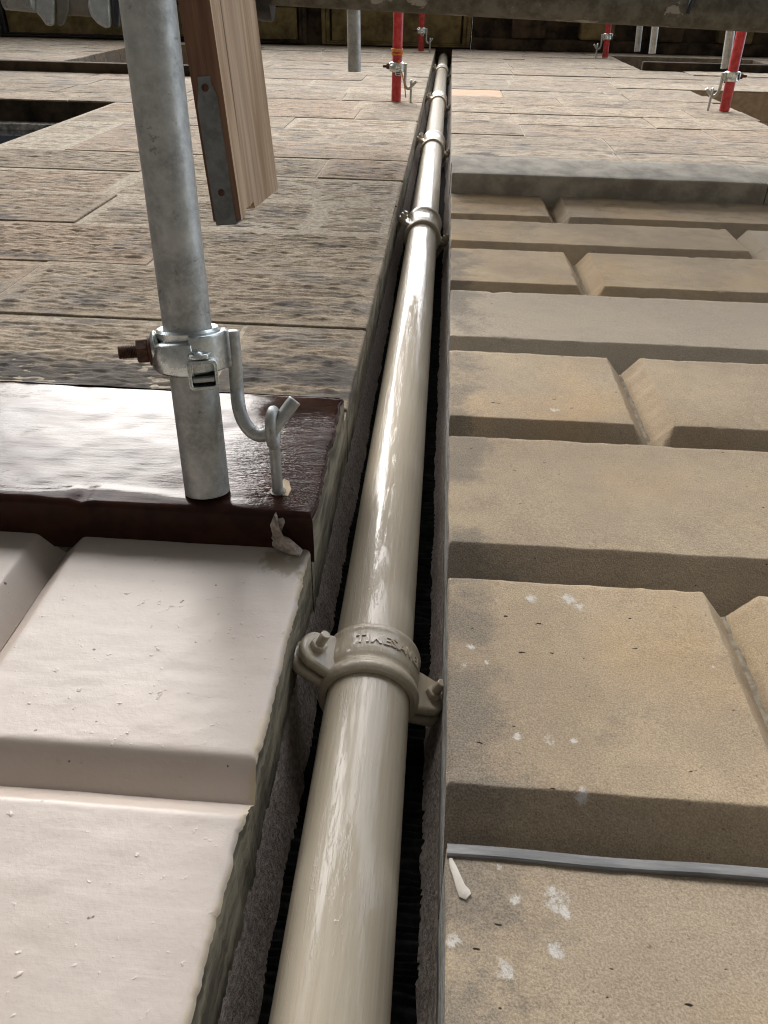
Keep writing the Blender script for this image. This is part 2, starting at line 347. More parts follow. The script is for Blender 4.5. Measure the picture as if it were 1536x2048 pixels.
class MB:
    def __init__(s): s.v = []; s.f = []; s.m = []
    def add(s, vs, fs, mi=0):
        b = len(s.v); s.v += [Vector(v) for v in vs]; s.f += [[b + i for i in f] for f in fs]; s.m += [mi] * len(fs); return s
    def box(s, a, b, mi=0):
        (x0, y0, z0), (x1, y1, z1) = a, b
        vs = [(x0, y0, z0), (x1, y0, z0), (x1, y1, z0), (x0, y1, z0), (x0, y0, z1), (x1, y0, z1), (x1, y1, z1), (x0, y1, z1)]
        return s.add(vs, [(0, 3, 2, 1), (4, 5, 6, 7), (0, 1, 5, 4), (1, 2, 6, 5), (2, 3, 7, 6), (3, 0, 4, 7)], mi)
    def tube(s, pts, r, seg=16, mi=0, cap=True):
        pts = [Vector(p) for p in pts]; rs = r if isinstance(r, (list, tuple)) else [r] * len(pts)
        rings = []; up = None
        for i, p in enumerate(pts):
            d = (pts[min(i + 1, len(pts) - 1)] - pts[max(i - 1, 0)]).normalized()
            if up is None:
                up = d.orthogonal().normalized()
            up = (up - up.dot(d) * d).normalized(); w = d.cross(up)
            rings.append([p + (up * math.cos(2 * math.pi * k / seg) + w * math.sin(2 * math.pi * k / seg)) * rs[i] for k in range(seg)])
        vs = [v for rg in rings for v in rg]; fs = []
        for i in range(len(pts) - 1):
            for k in range(seg):
                a = i * seg + k; b_ = i * seg + (k + 1) % seg
                fs.append((a, b_, b_ + seg, a + seg))
        if cap:
            fs.append(tuple(range(seg))[::-1]); fs.append(tuple((len(pts) - 1) * seg + k for k in range(seg)))
        return s.add(vs, fs, mi)
    def lathe(s, prof, seg=48, mi=0, a0=0.0, a1=2 * math.pi, closed=False):
        """prof: list of (r, z) about local Z; closed joins last to first."""
        full = abs(a1 - a0 - 2 * math.pi) < 1e-6; n = seg if full else seg + 1
        vs = [(r * math.cos(a0 + (a1 - a0) * k / seg), r * math.sin(a0 + (a1 - a0) * k / seg), z) for (r, z) in prof for k in range(n)]
        fs = []; P = len(prof)
        for i in range(P if closed else P - 1):
            j = (i + 1) % P
            for k in range(seg):
                k2 = (k + 1) % n
                fs.append((i * n + k, i * n + k2, j * n + k2, j * n + k))
        return s.add(vs, fs, mi)
    def prism(s, poly, ext, mi=0):
        """poly: 3D outline, ext: extrusion vector"""
        n = len(poly); vs = [Vector(p) for p in poly] + [Vector(p) + Vector(ext) for p in poly]
        fs = [tuple(range(n)), tuple(range(2 * n - 1, n - 1, -1))] + [(i, i + n, (i + 1) % n + n, (i + 1) % n) for i in range(n)]
        return s.add(vs, fs, mi)
    def xf(s, mw): s.v = [mw @ v for v in s.v]; return s
    def build(s, name, mats, parent=None, smooth=True, bevel=0.0, mw=None, sharp=40):
        o = mesh_obj(name, s.v, s.f, mats, parent, s.m, smooth, mw)
        bm = bmesh.new(); bm.from_mesh(o.data); bmesh.ops.recalc_face_normals(bm, faces=bm.faces)
        if smooth:
            for e in bm.edges:
                if len(e.link_faces) == 2 and e.calc_face_angle(0) > math.radians(sharp): e.smooth = False
        bm.to_mesh(o.data); bm.free()
        if bevel:
            md = o.modifiers.new('bevel', 'BEVEL'); md.width = bevel; md.segments = 2; md.limit_method = 'ANGLE'; md.angle_limit = math.radians(35)
        return o

def lines(a, b, step, extra=()):
    n = max(1, int(round((b - a) / step)))
    s = set(np.round(np.linspace(a, b, n + 1), 5))
    for e in extra:
        if a < e < b: s.add(round(e, 5))
    s = sorted(s); out = [s[0]]
    for v in s[1:]:
        if v - out[-1] > 4e-4: out.append(v)
    out[-1] = s[-1]
    return np.array(out)

def block(name, parent, mats, x0, x1, z0, z1, yf, depth=0.12, ch=(0, 0, 0, 0), cd=0.027, cell=0.02, cellz=None, rough=None, rnd=0.003, warp=None, seed=0, soft=180.0, cdb=None, chip=0.0):
    """One stone: a height-field front with chamfers ch=(left,right,bottom,top), skirts running back into the wall.
    mats = [front, left side, right side, other]"""
    cl, cr, cb, ct = ch
    ex = []; ez = []
    for d in (0.0, 0.25, 0.5, 0.75, 0.88, 0.96, 0.985, 1.0, 1.015, 1.04, 1.12, 1.25):
        if cl: ex.append(x0 + cl * d)
        if cr: ex.append(x1 - cr * d)
        if cb: ez.append(z0 + cb * d)
        if ct: ez.append(z1 - ct * d)
    for d in (0.0, 0.0008, 0.002, 0.004):
        ex += [x0 + d, x1 - d]; ez += [z0 + d, z1 - d]
    xs = lines(x0, x1, cell, ex); zs = lines(z0, z1, cellz or cell, ez)
    X, Z = np.meshgrid(xs, zs, indexing='ij')
    t = np.zeros_like(X)
    def edge(dist, c):
        if not c:                      # plain arris: just rounded
            q = np.clip(1 - dist / rnd, 0, 1); return rnd * (1 - np.sqrt(np.clip(1 - q * q, 0, 1))) / cd
        u = 1 - dist / c; k = soft
        return np.where(k * u > 30, u, np.log1p(np.exp(np.clip(k * u, -40, 30))) / k)
    def chips(a, k):
        if not chip: return 0.0
        w = fbm(a * 24, a * 0 + k * 3.1, seed + k, 4, 0.6)
        return chip * (0.25 * fbm(a * 90, a * 0 + k, seed + k + 3, 3) + 1.6 * np.clip(w - 0.42, 0, 1))
    CX, CZ = chips(X, 1), chips(Z, 2)
    for dist, c, f in ((X - x0 - CZ, cl, 1.0), (x1 - X - CZ, cr, 1.0), (Z - z0 - CX, cb, (cdb or cd) / cd), (z1 - Z - CX, ct, 1.0)):
        t = np.maximum(t, edge(dist, c) * (f if c else 1.0))
    if cd < 0.02: t = np.minimum(t, 1.2)
    Y = yf + cd * t
    if rough is not None: Y = Y + rough(X, Z, np.minimum.reduce([X - x0, x1 - X, Z - z0, z1 - Z]), seed)
    if warp is not None: X = warp(X, Z, x0, x1)
    nx, nz = X.shape
    vs = np.stack([X, Y, Z], -1).reshape(-1, 3)
    idx = np.arange(nx * nz).reshape(nx, nz)
    fs = np.stack([idx[:-1, :-1], idx[1:, :-1], idx[1:, 1:], idx[:-1, 1:]], -1).reshape(-1, 4)
    vs = [tuple(v) for v in vs]; faces = [tuple(f) for f in fs]; mi = [0] * len(faces)
    yb = yf + depth
    for line, rev, m in ((idx[0, :], 0, 1), (idx[-1, :], 1, 2), (idx[:, 0], 1, 3), (idx[:, -1], 0, 3)):
        b = len(vs); L = len(line)
        sub = [vs[i] for i in line]
        vs += sub + [((x1 if m == 2 else p[0]), yb, p[2]) for p in sub]
        for k in range(L - 1):
            q = (b + k, b + k + 1, b + L + k + 1, b + L + k)
            faces.append(q if rev else q[::-1]); mi.append(m)
    # orientation of the front: outward is -Y
    return mesh_obj(name, vs, faces, mats, parent, mi, True)

# ------------------------------------------------------------------ the setting: ground far below
g_ = MB().add([(-60, -60, -1.7), (60, -60, -1.7), (60, 1.2, -1.7), (-60, 1.2, -1.7)], [(0, 1, 2, 3)]).build('pavement', M['pave'])
tag(g_, kind='structure')

YR, YL, YB = 0.515, 0.512, 0.467          # right stone face, left painted face, brown band face
XR, XL = 0.031, -0.120                     # the two edges of the recess that holds the pipe
TOP = 8.2

# ================================================================== right-hand building: rusticated base
rb = empty('stone_building', (0.5, 0.6, -1.7), 'bare buff sandstone building with deep block joints and a grey string course', 'building')
def local(o): return o      # part Empties sit at the world origin, so children keep world coordinates
def part_empty(name, parent):
    e = bpy.data.objects.new(name, None); C.objects.link(e); e.parent = parent; e.empty_display_size = 0.05
    e.matrix_parent_inverse = parent.matrix_basis.inverted(); return e

def r_rough(X, Z, e, s):
    return 0.0012 * fbm(X * 9, Z * 9, s, 3) + 0.0006 * fbm(X * 60, Z * 60, s + 5, 2)
def r_warp(X, Z, x0, x1):
    w = np.exp(-((X - x0) / 0.006) ** 2) if x0 < 0.05 else 0
    return X + w * (0.0016 * fbm(Z * 30, Z * 0 + 1.3, 3, 4) + 0.002 * np.clip(fbm(Z * 11, Z * 0 + 7, 9, 3) - 0.35, 0, 1))
rw = part_empty('rusticated_wall', rb)
JM = 0.0015
hb = 0.0275
#        (face bottom, face top) of every course
courses = [(0.376, 0.627), (0.691, 0.933), (0.995, 1.232), (1.299, 1.543), (1.603, 1.840), (1.905, 2.102), (2.171, 2.386)]
zlow = [(0.376 - 0.305 * k, 0.627 - 0.305 * k) for k in range(6, 1, -1)] + [(0.376 - 0.305, 0.321)]
allc = zlow + courses
mids = [allc[0][0] - 0.05] + [c_[1] + 0.004 for c_ in allc[:-1]] + [2.42]
for i, (a, b) in enumerate(allc):
    z0, z1 = mids[i] + JM, mids[i + 1] - JM
    odd = (i - len(zlow)) % 2 == 0
    js = [0.322, 1.19, 2.06] if odd else [0.765, 1.63, 2.5]
    xs = [XR] + js + [2.95]
    for k in range(len(xs) - 1):
        near = xs[k] < 0.5 and 0 < z1 < 2.5
        block('stone_block', rw, [M['stone'], M['arris'] if k == 0 else M['stone'], M['stone'], M['soot_dark']],  # near-black top and bottom skirts paint in the joint shade and cut bounce light
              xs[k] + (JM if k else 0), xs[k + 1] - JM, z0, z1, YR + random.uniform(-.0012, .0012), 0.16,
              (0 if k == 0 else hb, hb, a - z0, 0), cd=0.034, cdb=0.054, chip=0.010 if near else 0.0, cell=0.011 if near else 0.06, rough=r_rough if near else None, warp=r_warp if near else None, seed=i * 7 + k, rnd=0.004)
for o in list(rw.children): local(o)
# mortar at the bottom of the joints: a rough sheet just behind the groove
def sheet(name, parent, mat, x0, x1, z0, z1, y, amp, cell, seed=0):
    xs = lines(x0, x1, cell); zs = lines(z0, z1, cell)
    X, Z = np.meshgrid(xs, zs, indexing='ij'); Y = y + amp * fbm(X * 40, Z * 40, seed, 4)
    nx, nz = X.shape; idx = np.arange(nx * nz).reshape(nx, nz)
    fs = np.stack([idx[:-1, :-1], idx[1:, :-1], idx[1:, 1:], idx[:-1, 1:]], -1).reshape(-1, 4)
    return mesh_obj(name, np.stack([X, Y, Z], -1).reshape(-1, 3), fs, mat, parent)
local(sheet('joint_mortar', rw, M['joint'], XR + 0.012, 2.9, -1.6, 2.4, YR + 0.058, 0.004, 0.03))
# vertical mortar beads in the open joints
for i, (a, b) in enumerate(allc):
    odd = (i - len(zlow)) % 2 == 0
    for xj in ([0.322, 1.19] if odd else [0.765]):
        if a < 0.05: continue
        zz = np.linspace(mids[i] + .004, mids[i + 1] - .004, 26)
        pts = [(xj + 0.0015 * float(vnoise(z * 60, 1.0, 4)), YR + 0.0365 + 0.002 * float(vnoise(z * 90, 3.0, 8)), z) for z in zz]
        local(MB().tube(pts, [0.0065 + 0.0022 * float(vnoise(z * 70, 5., 2)) for z in zz], 8).build('mortar_bead', M['joint'], rw))
# lead dressing along one bed joint
xs = np.linspace(XR + 0.0005, 1.2, 60)
pts = [(x, YR - 0.001 + 0.0014 * float(vnoise(x * 18, 2., 5)), 0.3185 + 0.0016 * float(vnoise(x * 14, 9., 1))) for x in xs]
lm2 = MB(); vs = []; fs = []
for i, (x, y, z) in enumerate(pts):
    vs += [(x, y + 0.012, z + 0.0070), (x, y - 0.0005, z + 0.0052), (x, y - 0.0016, z + 0.0035), (x, y - 0.0018, z - 0.0030), (x, y - 0.0008, z - 0.0042), (x, y + 0.006, z - 0.0044)]
    if i: fs += [(6 * i - 6 + k, 6 * i - 5 + k, 6 * i + 1 + k, 6 * i + k) for k in range(5)]
tag(lm2.add(vs, fs).build('lead_strip', M['lead'], rw), 'flat grey lead strip dressed along the lowest open joint')
# long cream smear by the corner
cv = [on_n(u, v, YR - 0.001) for u, v in ((901, 1716), (906, 1732), (914, 1752), (921, 1772), (929, 1786), (937, 1793))]
sm_ = MB().tube(cv, [0.0012, 0.0024, 0.0028, 0.0034, 0.0046, 0.003], 8)
for v in sm_.v: v.y = YR - 0.0004 + (v.y - YR) * 0.3
sm_.build('paint_smear', M['smear'], rw)
# string course over the base
sc_ = part_empty('string_course', rb)
for k, (a, b) in enumerate(((XR, 0.93), (0.933, 1.9), (1.903, 2.95))):
    def s_rough(X, Z, e, s): return 0.0014 * fbm(X * 7, Z * 7, s, 4) + 0.0008 * fbm(X * 50, Z * 50, s, 3)
    block('stone_block', sc_, [M['string'], M['arris'], M['string'], M['string']], a, b, 2.405, 2.68, YR - 0.055, 0.2, cell=0.03, rough=s_rough, rnd=0.004, seed=k + 40)
for o in sc_.children: local(o)

# ------------------------------------------------------------------ tooled ashlar, both buildings
def tool_rough(amp):
    def fn(X, Z, e, s):
        inner = np.clip((e - 0.016) / 0.014, 0, 1)
        Zw = Z + 0.0022 * fbm(X * 9, Z * 8, s + 1, 3)
        furrow = 0.8 * vnoise(X * 14, Zw * 170, s + 3) + 0.9 * vnoise(X * 55, Zw * 190, s + 5)
        chop = fbm(X * 55, Zw * 85, s, 4, 0.65)
        pit = np.clip(fbm(X * 20, Zw * 48, s + 11, 3) - 0.22, 0, 1)
        return -amp * inner * (0.40 + furrow * 0.62 + chop * 0.62 - pit * 0.6) + 0.0018 * fbm(X * 22, Z * 30, s + 9, 3) * inner + 0.002 * fbm(X * 5, Z * 5, s, 2)
    return fn
ROW = 0.31
def rows_for(z_lo, z_hi):
    r = []; z = z_lo
    while z < z_hi - 0.02:
        r.append((z, min(z + ROW, z_hi))); z += ROW
    return r
def ashlar(parent, mats_fn, sgn, x_edge, x_far, rows, yf, wins, fixed, depth=0.16):
    """sgn=-1: courses run left from x_edge; +1: right."""
    rng = random.Random(11 if sgn < 0 else 23)
    for i, (z0, z1) in enumerate(rows):
        zc = (z0 + z1) / 2
        js = [x_edge]; first = fixed.get(i)
        x = first if first is not None else x_edge + sgn * rng.choice((0.32, 0.40, 0.58, 0.68)) * rng.uniform(.95, 1.1)
        while abs(x - x_edge) < abs(x_far - x_edge):
            js.append(x); x += sgn * rng.uniform(0.50, 0.86)
        js.append(x_far)
        segs = [(min(a, b), max(a, b)) for a, b in zip(js[:-1], js[1:])]
        for (wx0, wx1, wz0, wz1) in wins:
            if wz0 < zc < wz1:
                ns = []
                for a, b in segs:
                    if b <= wx0 or a >= wx1: ns.append((a, b)); continue
                    if a < wx0 - 0.03: ns.append((a, wx0))
                    if b > wx1 + 0.03: ns.append((wx1, b))
                segs = ns
        for k, (a, b) in enumerate(segs):
            touch = abs((b if sgn < 0 else a) - x_edge) < 1e-6
            dist = z0
            cell = 0.0075 if dist < 1.7 and b > -1.0 and sgn < 0 else 0.011 if dist < 2.6 and sgn < 0 else 0.02 if dist < 4.5 else 0.05
            j = 0.0026
            amp = 0.0050
            cellz = 0.0026 if cell < 0.009 else 0.004 if cell < 0.012 else 0.008 if cell < 0.03 else 0.025
            block('ashlar_block', parent, mats_fn(i, k, touch, rng), a + (0 if touch and sgn > 0 else j), b - (0 if touch and sgn < 0 else j), z0 + j, z1 - j,
                  yf + rng.uniform(-.003, .003), depth, cell=cell, cellz=cellz, rough=tool_rough(amp), rnd=0.0035, seed=i * 31 + k * 7 + (0 if sgn < 0 else 500))
# right
aw = part_empty('ashlar_wall', rb)
rows_r = rows_for(2.86, TOP)
WIN_R = [(1.475, 2.6, 3.48, 5.34), (1.41, 2.6, 6.58, 7.92)]
def mats_r(i, k, touch, rng):
    f = M['pinkstone'] if (i in (6,) and touch) else M['ash_r']
    return [f, M['arris'] if touch else M['ash_r'], M['ash_r'], M['ash_r']]
ashlar(aw, mats_r, 1, XR, 3.3, rows_r, YR, WIN_R, {0: 0.63, 1: 0.64, 2: 0.33, 3: 0.31, 4: 1.18, 6: 0.31, 7: 0.9}, 0.16)
for o in list(aw.children): local(o)
local(MB().box((XR + .004, YR + 0.0032, 2.7), (1.40, YR + 0.15, TOP)).box((1.40, YR + 0.0032, 2.7), (3.3, YR + 0.15, 3.46)).box((1.475, YR + 0.0032, 5.36), (3.3, YR + 0.15, 6.56)).build('joint_mortar', M['joint'], aw, smooth=False))

def window(parent, x0, x1, z0, z1, yf, rec, frame_mat, sill=None, sill_mat=None, lining=None):
    w = part_empty('window', parent)
    m = MB()
    t = 0.07; y = yf + rec
    m.box((x0, y, z0), (x0 + t, y + .06, z1)); m.box((x1 - t, y, z0), (x1, y + .06, z1))
    m.box((x0 + t, y, z1 - t), (x1 - t, y + .06, z1)); m.box((x0 + t, y, z0), (x1 - t, y + .06, z0 + t))
    zm = (z0 + z1) / 2; m.box((x0 + t, y + .012, zm - .03), (x1 - t, y + .05, zm + .03))
    local2(m.build('frame', frame_mat, w, smooth=False, bevel=0.006))
    for a, b in ((z0 + t, zm - .03), (zm + .03, z1 - t)):
        local2(MB().box((x0 + t, y + .028, a), (x1 - t, y + .034, b)).build('pane', M['glass'], w, smooth=False))
    ln = MB(); dpt = yf + rec + 0.07
    lm = lining or M['smooth']
    ln.box((x0 - .10, yf + 0.165, z0), (x0 - .002, dpt, z1)); ln.box((x1 + .002, yf + 0.165, z0), (x1 + .1, dpt, z1))
    ln.box((x0 - .1, yf + 0.008, z1 + .001), (x1 + .1, dpt, z1 + .05))
    local2(ln.build('reveal', lm, w, smooth=False))
    if sill:
        a, b, zs, h, pr = sill
        local2(MB().box((a, yf - pr, zs - h), (b, yf + rec + .02, zs)).build('sill', sill_mat, w, smooth=False, bevel=0.008))
    return w
local2 = local
window(rb, 1.475, 2.6, 3.48, 5.34, YR, 0.16, M['wframe'], (1.44, 2.64, 3.48, 0.09, 0.05), M['smooth'])
window(rb, 1.41, 2.6, 6.58, 7.92, YR, 0.16, M['wframe'], (1.41, 2.64, 6.60, 0.06, 0.055), M['soot_dark'])

# ================================================================== left-hand building: painted base, brown band, ashlar above
lb = empty('painted_building', (-0.6, 0.6, -1.7), 'stone building with glossy cream painted base and chocolate brown band', 'building')
def l_rough(X, Z, e, s):
    return 0.0013 * fbm(X * 8, Z * 8, s, 3) + 0.0005 * fbm(X * 50, Z * 70, s + 5, 3)
def l_warp(X, Z, x0, x1):
    if x1 < XL - 0.01: return X
    w = np.exp(-((X - x1) / 0.005) ** 2)
    return X + w * (0.0012 * fbm(Z * 16, Z * 0 + 1.3, 13, 2) + 0.0030 * fbm(Z * 95, Z * 0 + 2.3, 19, 3, 0.75))
pw = part_empty('painted_wall', lb)
lc = [(0.386 - 0.31 * k, 0.643 - 0.31 * k) for k in range(6, 0, -1)] + [(0.386, 0.676)]
lc[-2] = (lc[-2][0], 0.333)
lm_ = [lc[0][0] - .03] + [(lc[i][1] + lc[i + 1][0]) / 2 for i in range(len(lc) - 1)] + [0.676]
for i, (a, b) in enumerate(lc):
    z0, z1 = lm_[i], lm_[i + 1]
    top = i == len(lc) - 1
    js = [-0.398, -1.25, -2.1] if (len(lc) - 1 - i) % 2 == 0 else [-0.83, -1.65]
    xs = [XL] + js + [-3.0]
    for k in range(len(xs) - 1):
        near = xs[k] > -0.6 and z1 > 0
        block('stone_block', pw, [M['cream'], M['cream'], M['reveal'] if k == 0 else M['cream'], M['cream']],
              xs[k + 1], xs[k], z0, z1, YL + random.uniform(-.001, .001), 0.17,
              (0.026, 0 if k == 0 else 0.026, a - z0, 0 if top else (z1 - b)), cell=0.009 if near else 0.06, cellz=0.0035 if near else 0.06, rough=l_rough if near else None, warp=l_warp, seed=60 + i * 5 + k, rnd=0.005, soft=20.0)
for o in list(pw.children): local(o)

# brown band (string course)
bd = part_empty('string_course', lb)
def b_rough(X, Z, e, s):
    gr = 0.004 * np.exp(-((X + 0.372 + 0.004 * fbm(Z * 30, Z * 0, 4, 2)) / 0.006) ** 2) * np.clip((0.70 - Z) / 0.03, 0, 1)
    lip = -gr * 2 + 0.0035 * np.exp(-((Z - 0.675 - 0.012 * fbm(X * 9, X * 0, 2, 3)) / 0.006) ** 2)
    return 0.0024 * fbm(X * 7, Z * 9, s, 3) + 0.0008 * fbm(X * 40, Z * 60, s + 5, 3) - 0.5 * lip
def b_warp(X, Z, x0, x1):
    w = np.exp(-((X - x1) / 0.006) ** 2)
    return X + w * (0.0045 * fbm(Z * 50, Z * 0 + 4.3, 17, 4))
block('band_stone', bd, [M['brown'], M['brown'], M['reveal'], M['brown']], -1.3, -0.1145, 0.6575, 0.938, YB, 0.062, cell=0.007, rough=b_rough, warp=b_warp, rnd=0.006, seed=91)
block('band_stone', bd, [M['brown'], M['brown'], M['brown'], M['brown']], -3.0, -1.3005, 0.658, 0.939, YB, 0.2, cell=0.06, rnd=0.006, seed=93)
for o in list(bd.children): local(o)
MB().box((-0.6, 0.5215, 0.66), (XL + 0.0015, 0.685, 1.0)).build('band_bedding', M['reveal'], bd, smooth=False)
# ragged black lead edge lying along the top of the band
xs = np.linspace(-1.2, -0.120, 150); vs = []; fs = []
for i, x in enumerate(xs):
    h = 0.0035 + 0.004 * max(0, float(fbm(x * 24, 3.0, 8, 4)) + 0.25) + 0.007 * math.exp(-((x + 0.155) / 0.018) ** 2)
    yy = YB + 0.003 + 0.0015 * float(vnoise(x * 40, 1., 3))
    vs += [(x, yy - 0.003, 0.937), (x, yy, 0.9385 + h), (x, yy + 0.012, 0.937 + h * 0.9), (x, yy + 0.05, 0.9395)]
    if i:
        b = 4 * (i - 1)
        fs += [(b + k, b + 4 + k, b + 5 + k, b + 1 + k) for k in range(3)]
local(mesh_obj('lead_edge', vs, fs, M['tar'], bd))
# flaking plaster blob under the eye bolt
bl = MB()
pl = [(548, 1030), (556, 1018), (566, 1022), (570, 1045), (563, 1062), (570, 1078), (592, 1086), (606, 1100), (600, 1112), (575, 1108), (552, 1098), (538, 1086), (545, 1070), (540, 1050)]
ps = []
for u, v in pl:
    p = on_n(u, v, YB + 0.001) if v < 1030 else (on_z(u, v, 0.655) if v < 1085 else on_n(u, v, YL - 0.002))
    ps.append(p)
c = sum(ps, Vector()) / len(ps) + Vector((0, -0.002, -0.003))
vs = [c] + ps; vs += [c.lerp(p, 0.55) + Vector((random.uniform(-.002, .002), -0.003 + random.uniform(-.002, .001), -0.003 + random.uniform(-.002, .001))) for p in ps]
n = len(ps); fs = []
for i in range(n):
    j = (i + 1) % n; fs += [(0, 1 + n + i, 1 + n + j), (1 + n + i, 1 + i, 1 + j, 1 + n + j)]
tag(local(mesh_obj('mortar_patch', vs, fs, M['mortar'], bd)), 'crumbling mortar patch under the eye bolt')

cp = [on_n(u, v, YB - 0.0008) for u, v in ((560, 972), (568, 956), (578, 962), (583, 978), (576, 992), (564, 990))]
tag(MB().prism(cp, (0, 0.003, 0)).build('paint_chip', M['smooth'], bd, bevel=0.0006), 'chip of bare buff stone beside the eye bolt')
# ashlar above the band
al = part_empty('ashlar_wall', lb)
rows_l = rows_for(1.0, TOP)
WIN_L = [(-2.70, -1.61, 2.24, 4.10), (-2.70, -1.61, 5.34, 7.82)]
def mats_l(i, k, touch, rng):
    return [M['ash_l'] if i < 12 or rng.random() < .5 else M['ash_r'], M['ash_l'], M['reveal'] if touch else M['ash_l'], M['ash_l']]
ashlar(al, mats_l, -1, XL + 0.002, -4.6, rows_l, YR + 0.002, WIN_L, {0: -0.335, 1: -0.84, 2: -0.62, 3: -0.325, 4: -0.95, 5: -0.39, 6: -1.33, 7: -0.72, 8: -0.66, 9: -0.4}, 0.17)
for o in list(al.children): local(o)
mj = MB()
mj.box((-4.6, YR + 0.0032, 0.95), (-2.71, YR + .16, TOP)); mj.box((-1.60, YR + 0.0032, 0.95), (XL - .004, YR + .16, TOP))
mj.box((-2.71, YR + 0.0032, 4.12), (-1.60, YR + .16, 5.3)); mj.box((-2.71, YR + 0.0032, 0.95), (-1.6, YR + .16, 2.2)); mj.box((-2.71, YR + 0.0032, 7.84), (-1.6, YR + .16, TOP))
local(mj.build('joint_mortar', M['joint'], al, smooth=False))
window(lb, -2.70, -1.61, 2.24, 4.10, YR, 0.10, M['wframe'], (-2.8, -1.52, 2.24, 0.09, 0.05), M['smooth'], M['soot_dark'])
window(lb, -2.70, -1.61, 5.34, 7.82, YR, 0.16, M['frame'], (-4.6, -1.5, 5.40, 0.07, 0.055), M['soot_dark'])

# ================================================================== the recess behind the pipe
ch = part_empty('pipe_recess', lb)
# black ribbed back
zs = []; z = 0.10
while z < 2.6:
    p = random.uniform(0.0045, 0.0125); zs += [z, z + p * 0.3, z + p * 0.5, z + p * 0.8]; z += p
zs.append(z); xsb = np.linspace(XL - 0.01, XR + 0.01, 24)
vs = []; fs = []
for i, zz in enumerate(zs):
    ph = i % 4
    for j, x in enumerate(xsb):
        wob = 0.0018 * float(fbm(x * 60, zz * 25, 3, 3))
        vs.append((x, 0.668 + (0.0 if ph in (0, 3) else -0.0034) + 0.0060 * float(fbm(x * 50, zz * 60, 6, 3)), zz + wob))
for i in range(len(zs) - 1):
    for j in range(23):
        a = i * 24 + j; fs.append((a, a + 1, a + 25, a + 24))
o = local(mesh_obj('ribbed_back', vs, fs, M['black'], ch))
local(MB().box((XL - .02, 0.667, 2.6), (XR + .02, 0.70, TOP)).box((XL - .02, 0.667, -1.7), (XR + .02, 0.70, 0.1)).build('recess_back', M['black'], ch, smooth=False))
# rough mortar fillets down both corners
def fillet(name, xw, s, seed, xin, ymin):
    zs = np.concatenate([np.linspace(-0.2, 2.6, 420), np.linspace(2.65, TOP, 120)])
    vs = []; fs = []; K = 9
    for i, z in enumerate(zs):
        w = 0.0022 * float(fbm(z * 6, 1.0, seed, 3)) + 0.0012 * float(fbm(z * 45, 2.0, seed + 3, 5, 0.7))
        y0 = ymin + 0.012 * float(fbm(z * 3, 5.0, seed + 6, 3)); xi = xin + s * w * 1.6
        for k in range(K):
            t = k / (K - 1)
            x = xw + (xi - xw) * t ** 1.25; y = y0 + (0.666 - y0) * (t ** 0.8)
            r = 0.0016 * float(fbm(z * 120, t * 9 + seed, seed, 3)) * (1 if 0 < k < K - 1 else 0)
            vs.append((x + s * r - (s * 0.002 if k == 0 else 0), y - r, z))
        if i:
            b = (i - 1) * K
            fs += [(b + k, b + k + 1, b + K + k + 1, b + K + k) for k in range(K - 1)]
    return local(mesh_obj(name, vs, fs, M['mortar'], ch))
fillet('mortar_fillet', XL, 1, 5, -0.1035, 0.592)
fillet('mortar_fillet', XR, -1, 25, 0.0165, 0.615)

# ================================================================== cornice under the eaves
co = part_empty('cornice', lb)
local2(MB().box((-5.0, -0.30, TOP + .04), (0.20, 0.75, TOP + .24)).build('soffit', M['soot_dark'], co, smooth=False))
def frame_panel(parent, x0, x1, y0, y1, z, mat):
    o = local2(MB().box((x0 + .09, y0 + .03, z - .012), (x1 - .09, y1 - .03, z + .03)).build('soffit_panel', M['soffit'], parent, smooth=False))
    m = MB(); t = .035
    for k, (dd, zz) in enumerate(((0, z - .05), (t, z - .03))):
        a0, a1, b0, b1 = x0 + dd, x1 - dd, y0 + dd * .4, y1 - dd * .4
        m.box((a0, b0, zz), (a0 + t, b1, z + .035)); m.box((a1 - t, b0, zz), (a1, b1, z + .035))
        m.box((a0 + t, b0, zz), (a1 - t, b0 + t * .4, z + .035)); m.box((a0 + t, b1 - t * .4, zz), (a1 - t, b1, z + .035))
    return local2(m.build('panel_moulding', mat, parent, smooth=False, bevel=0.006))
frame_panel(co, -1.16, 0.19, 0.20, 0.505, TOP + .02, M['soffit'])
frame_panel(co, -2.62, -1.30, 0.20, 0.505, TOP + .02, M['soot_dark'])
frame_panel(co, -4.2, -2.75, 0.20, 0.505, TOP + .02, M['frame'])
cr_ = part_empty('cornice', rb)
local2(MB().box((0.205, -0.30, TOP + .03), (3.6, 0.75, TOP + .24)).build('soffit', M['soot_dark'], cr_, smooth=False))
local2(MB().box((0.205, 0.42, TOP - .06), (3.6, 0.516, TOP + .028)).build('bed_moulding', M['soot_dark'], cr_, smooth=False, bevel=0.015))
for k in range(5):
    xk = 0.55 + k * 0.60
    o = MB().box((xk, 0.02, TOP - 0.11), (xk + 0.30, 0.418, TOP + .028))
    local2(o.build('modillion', M['soffit'] if k % 2 else M['soot_dark'], cr_, smooth=False, bevel=0.02))

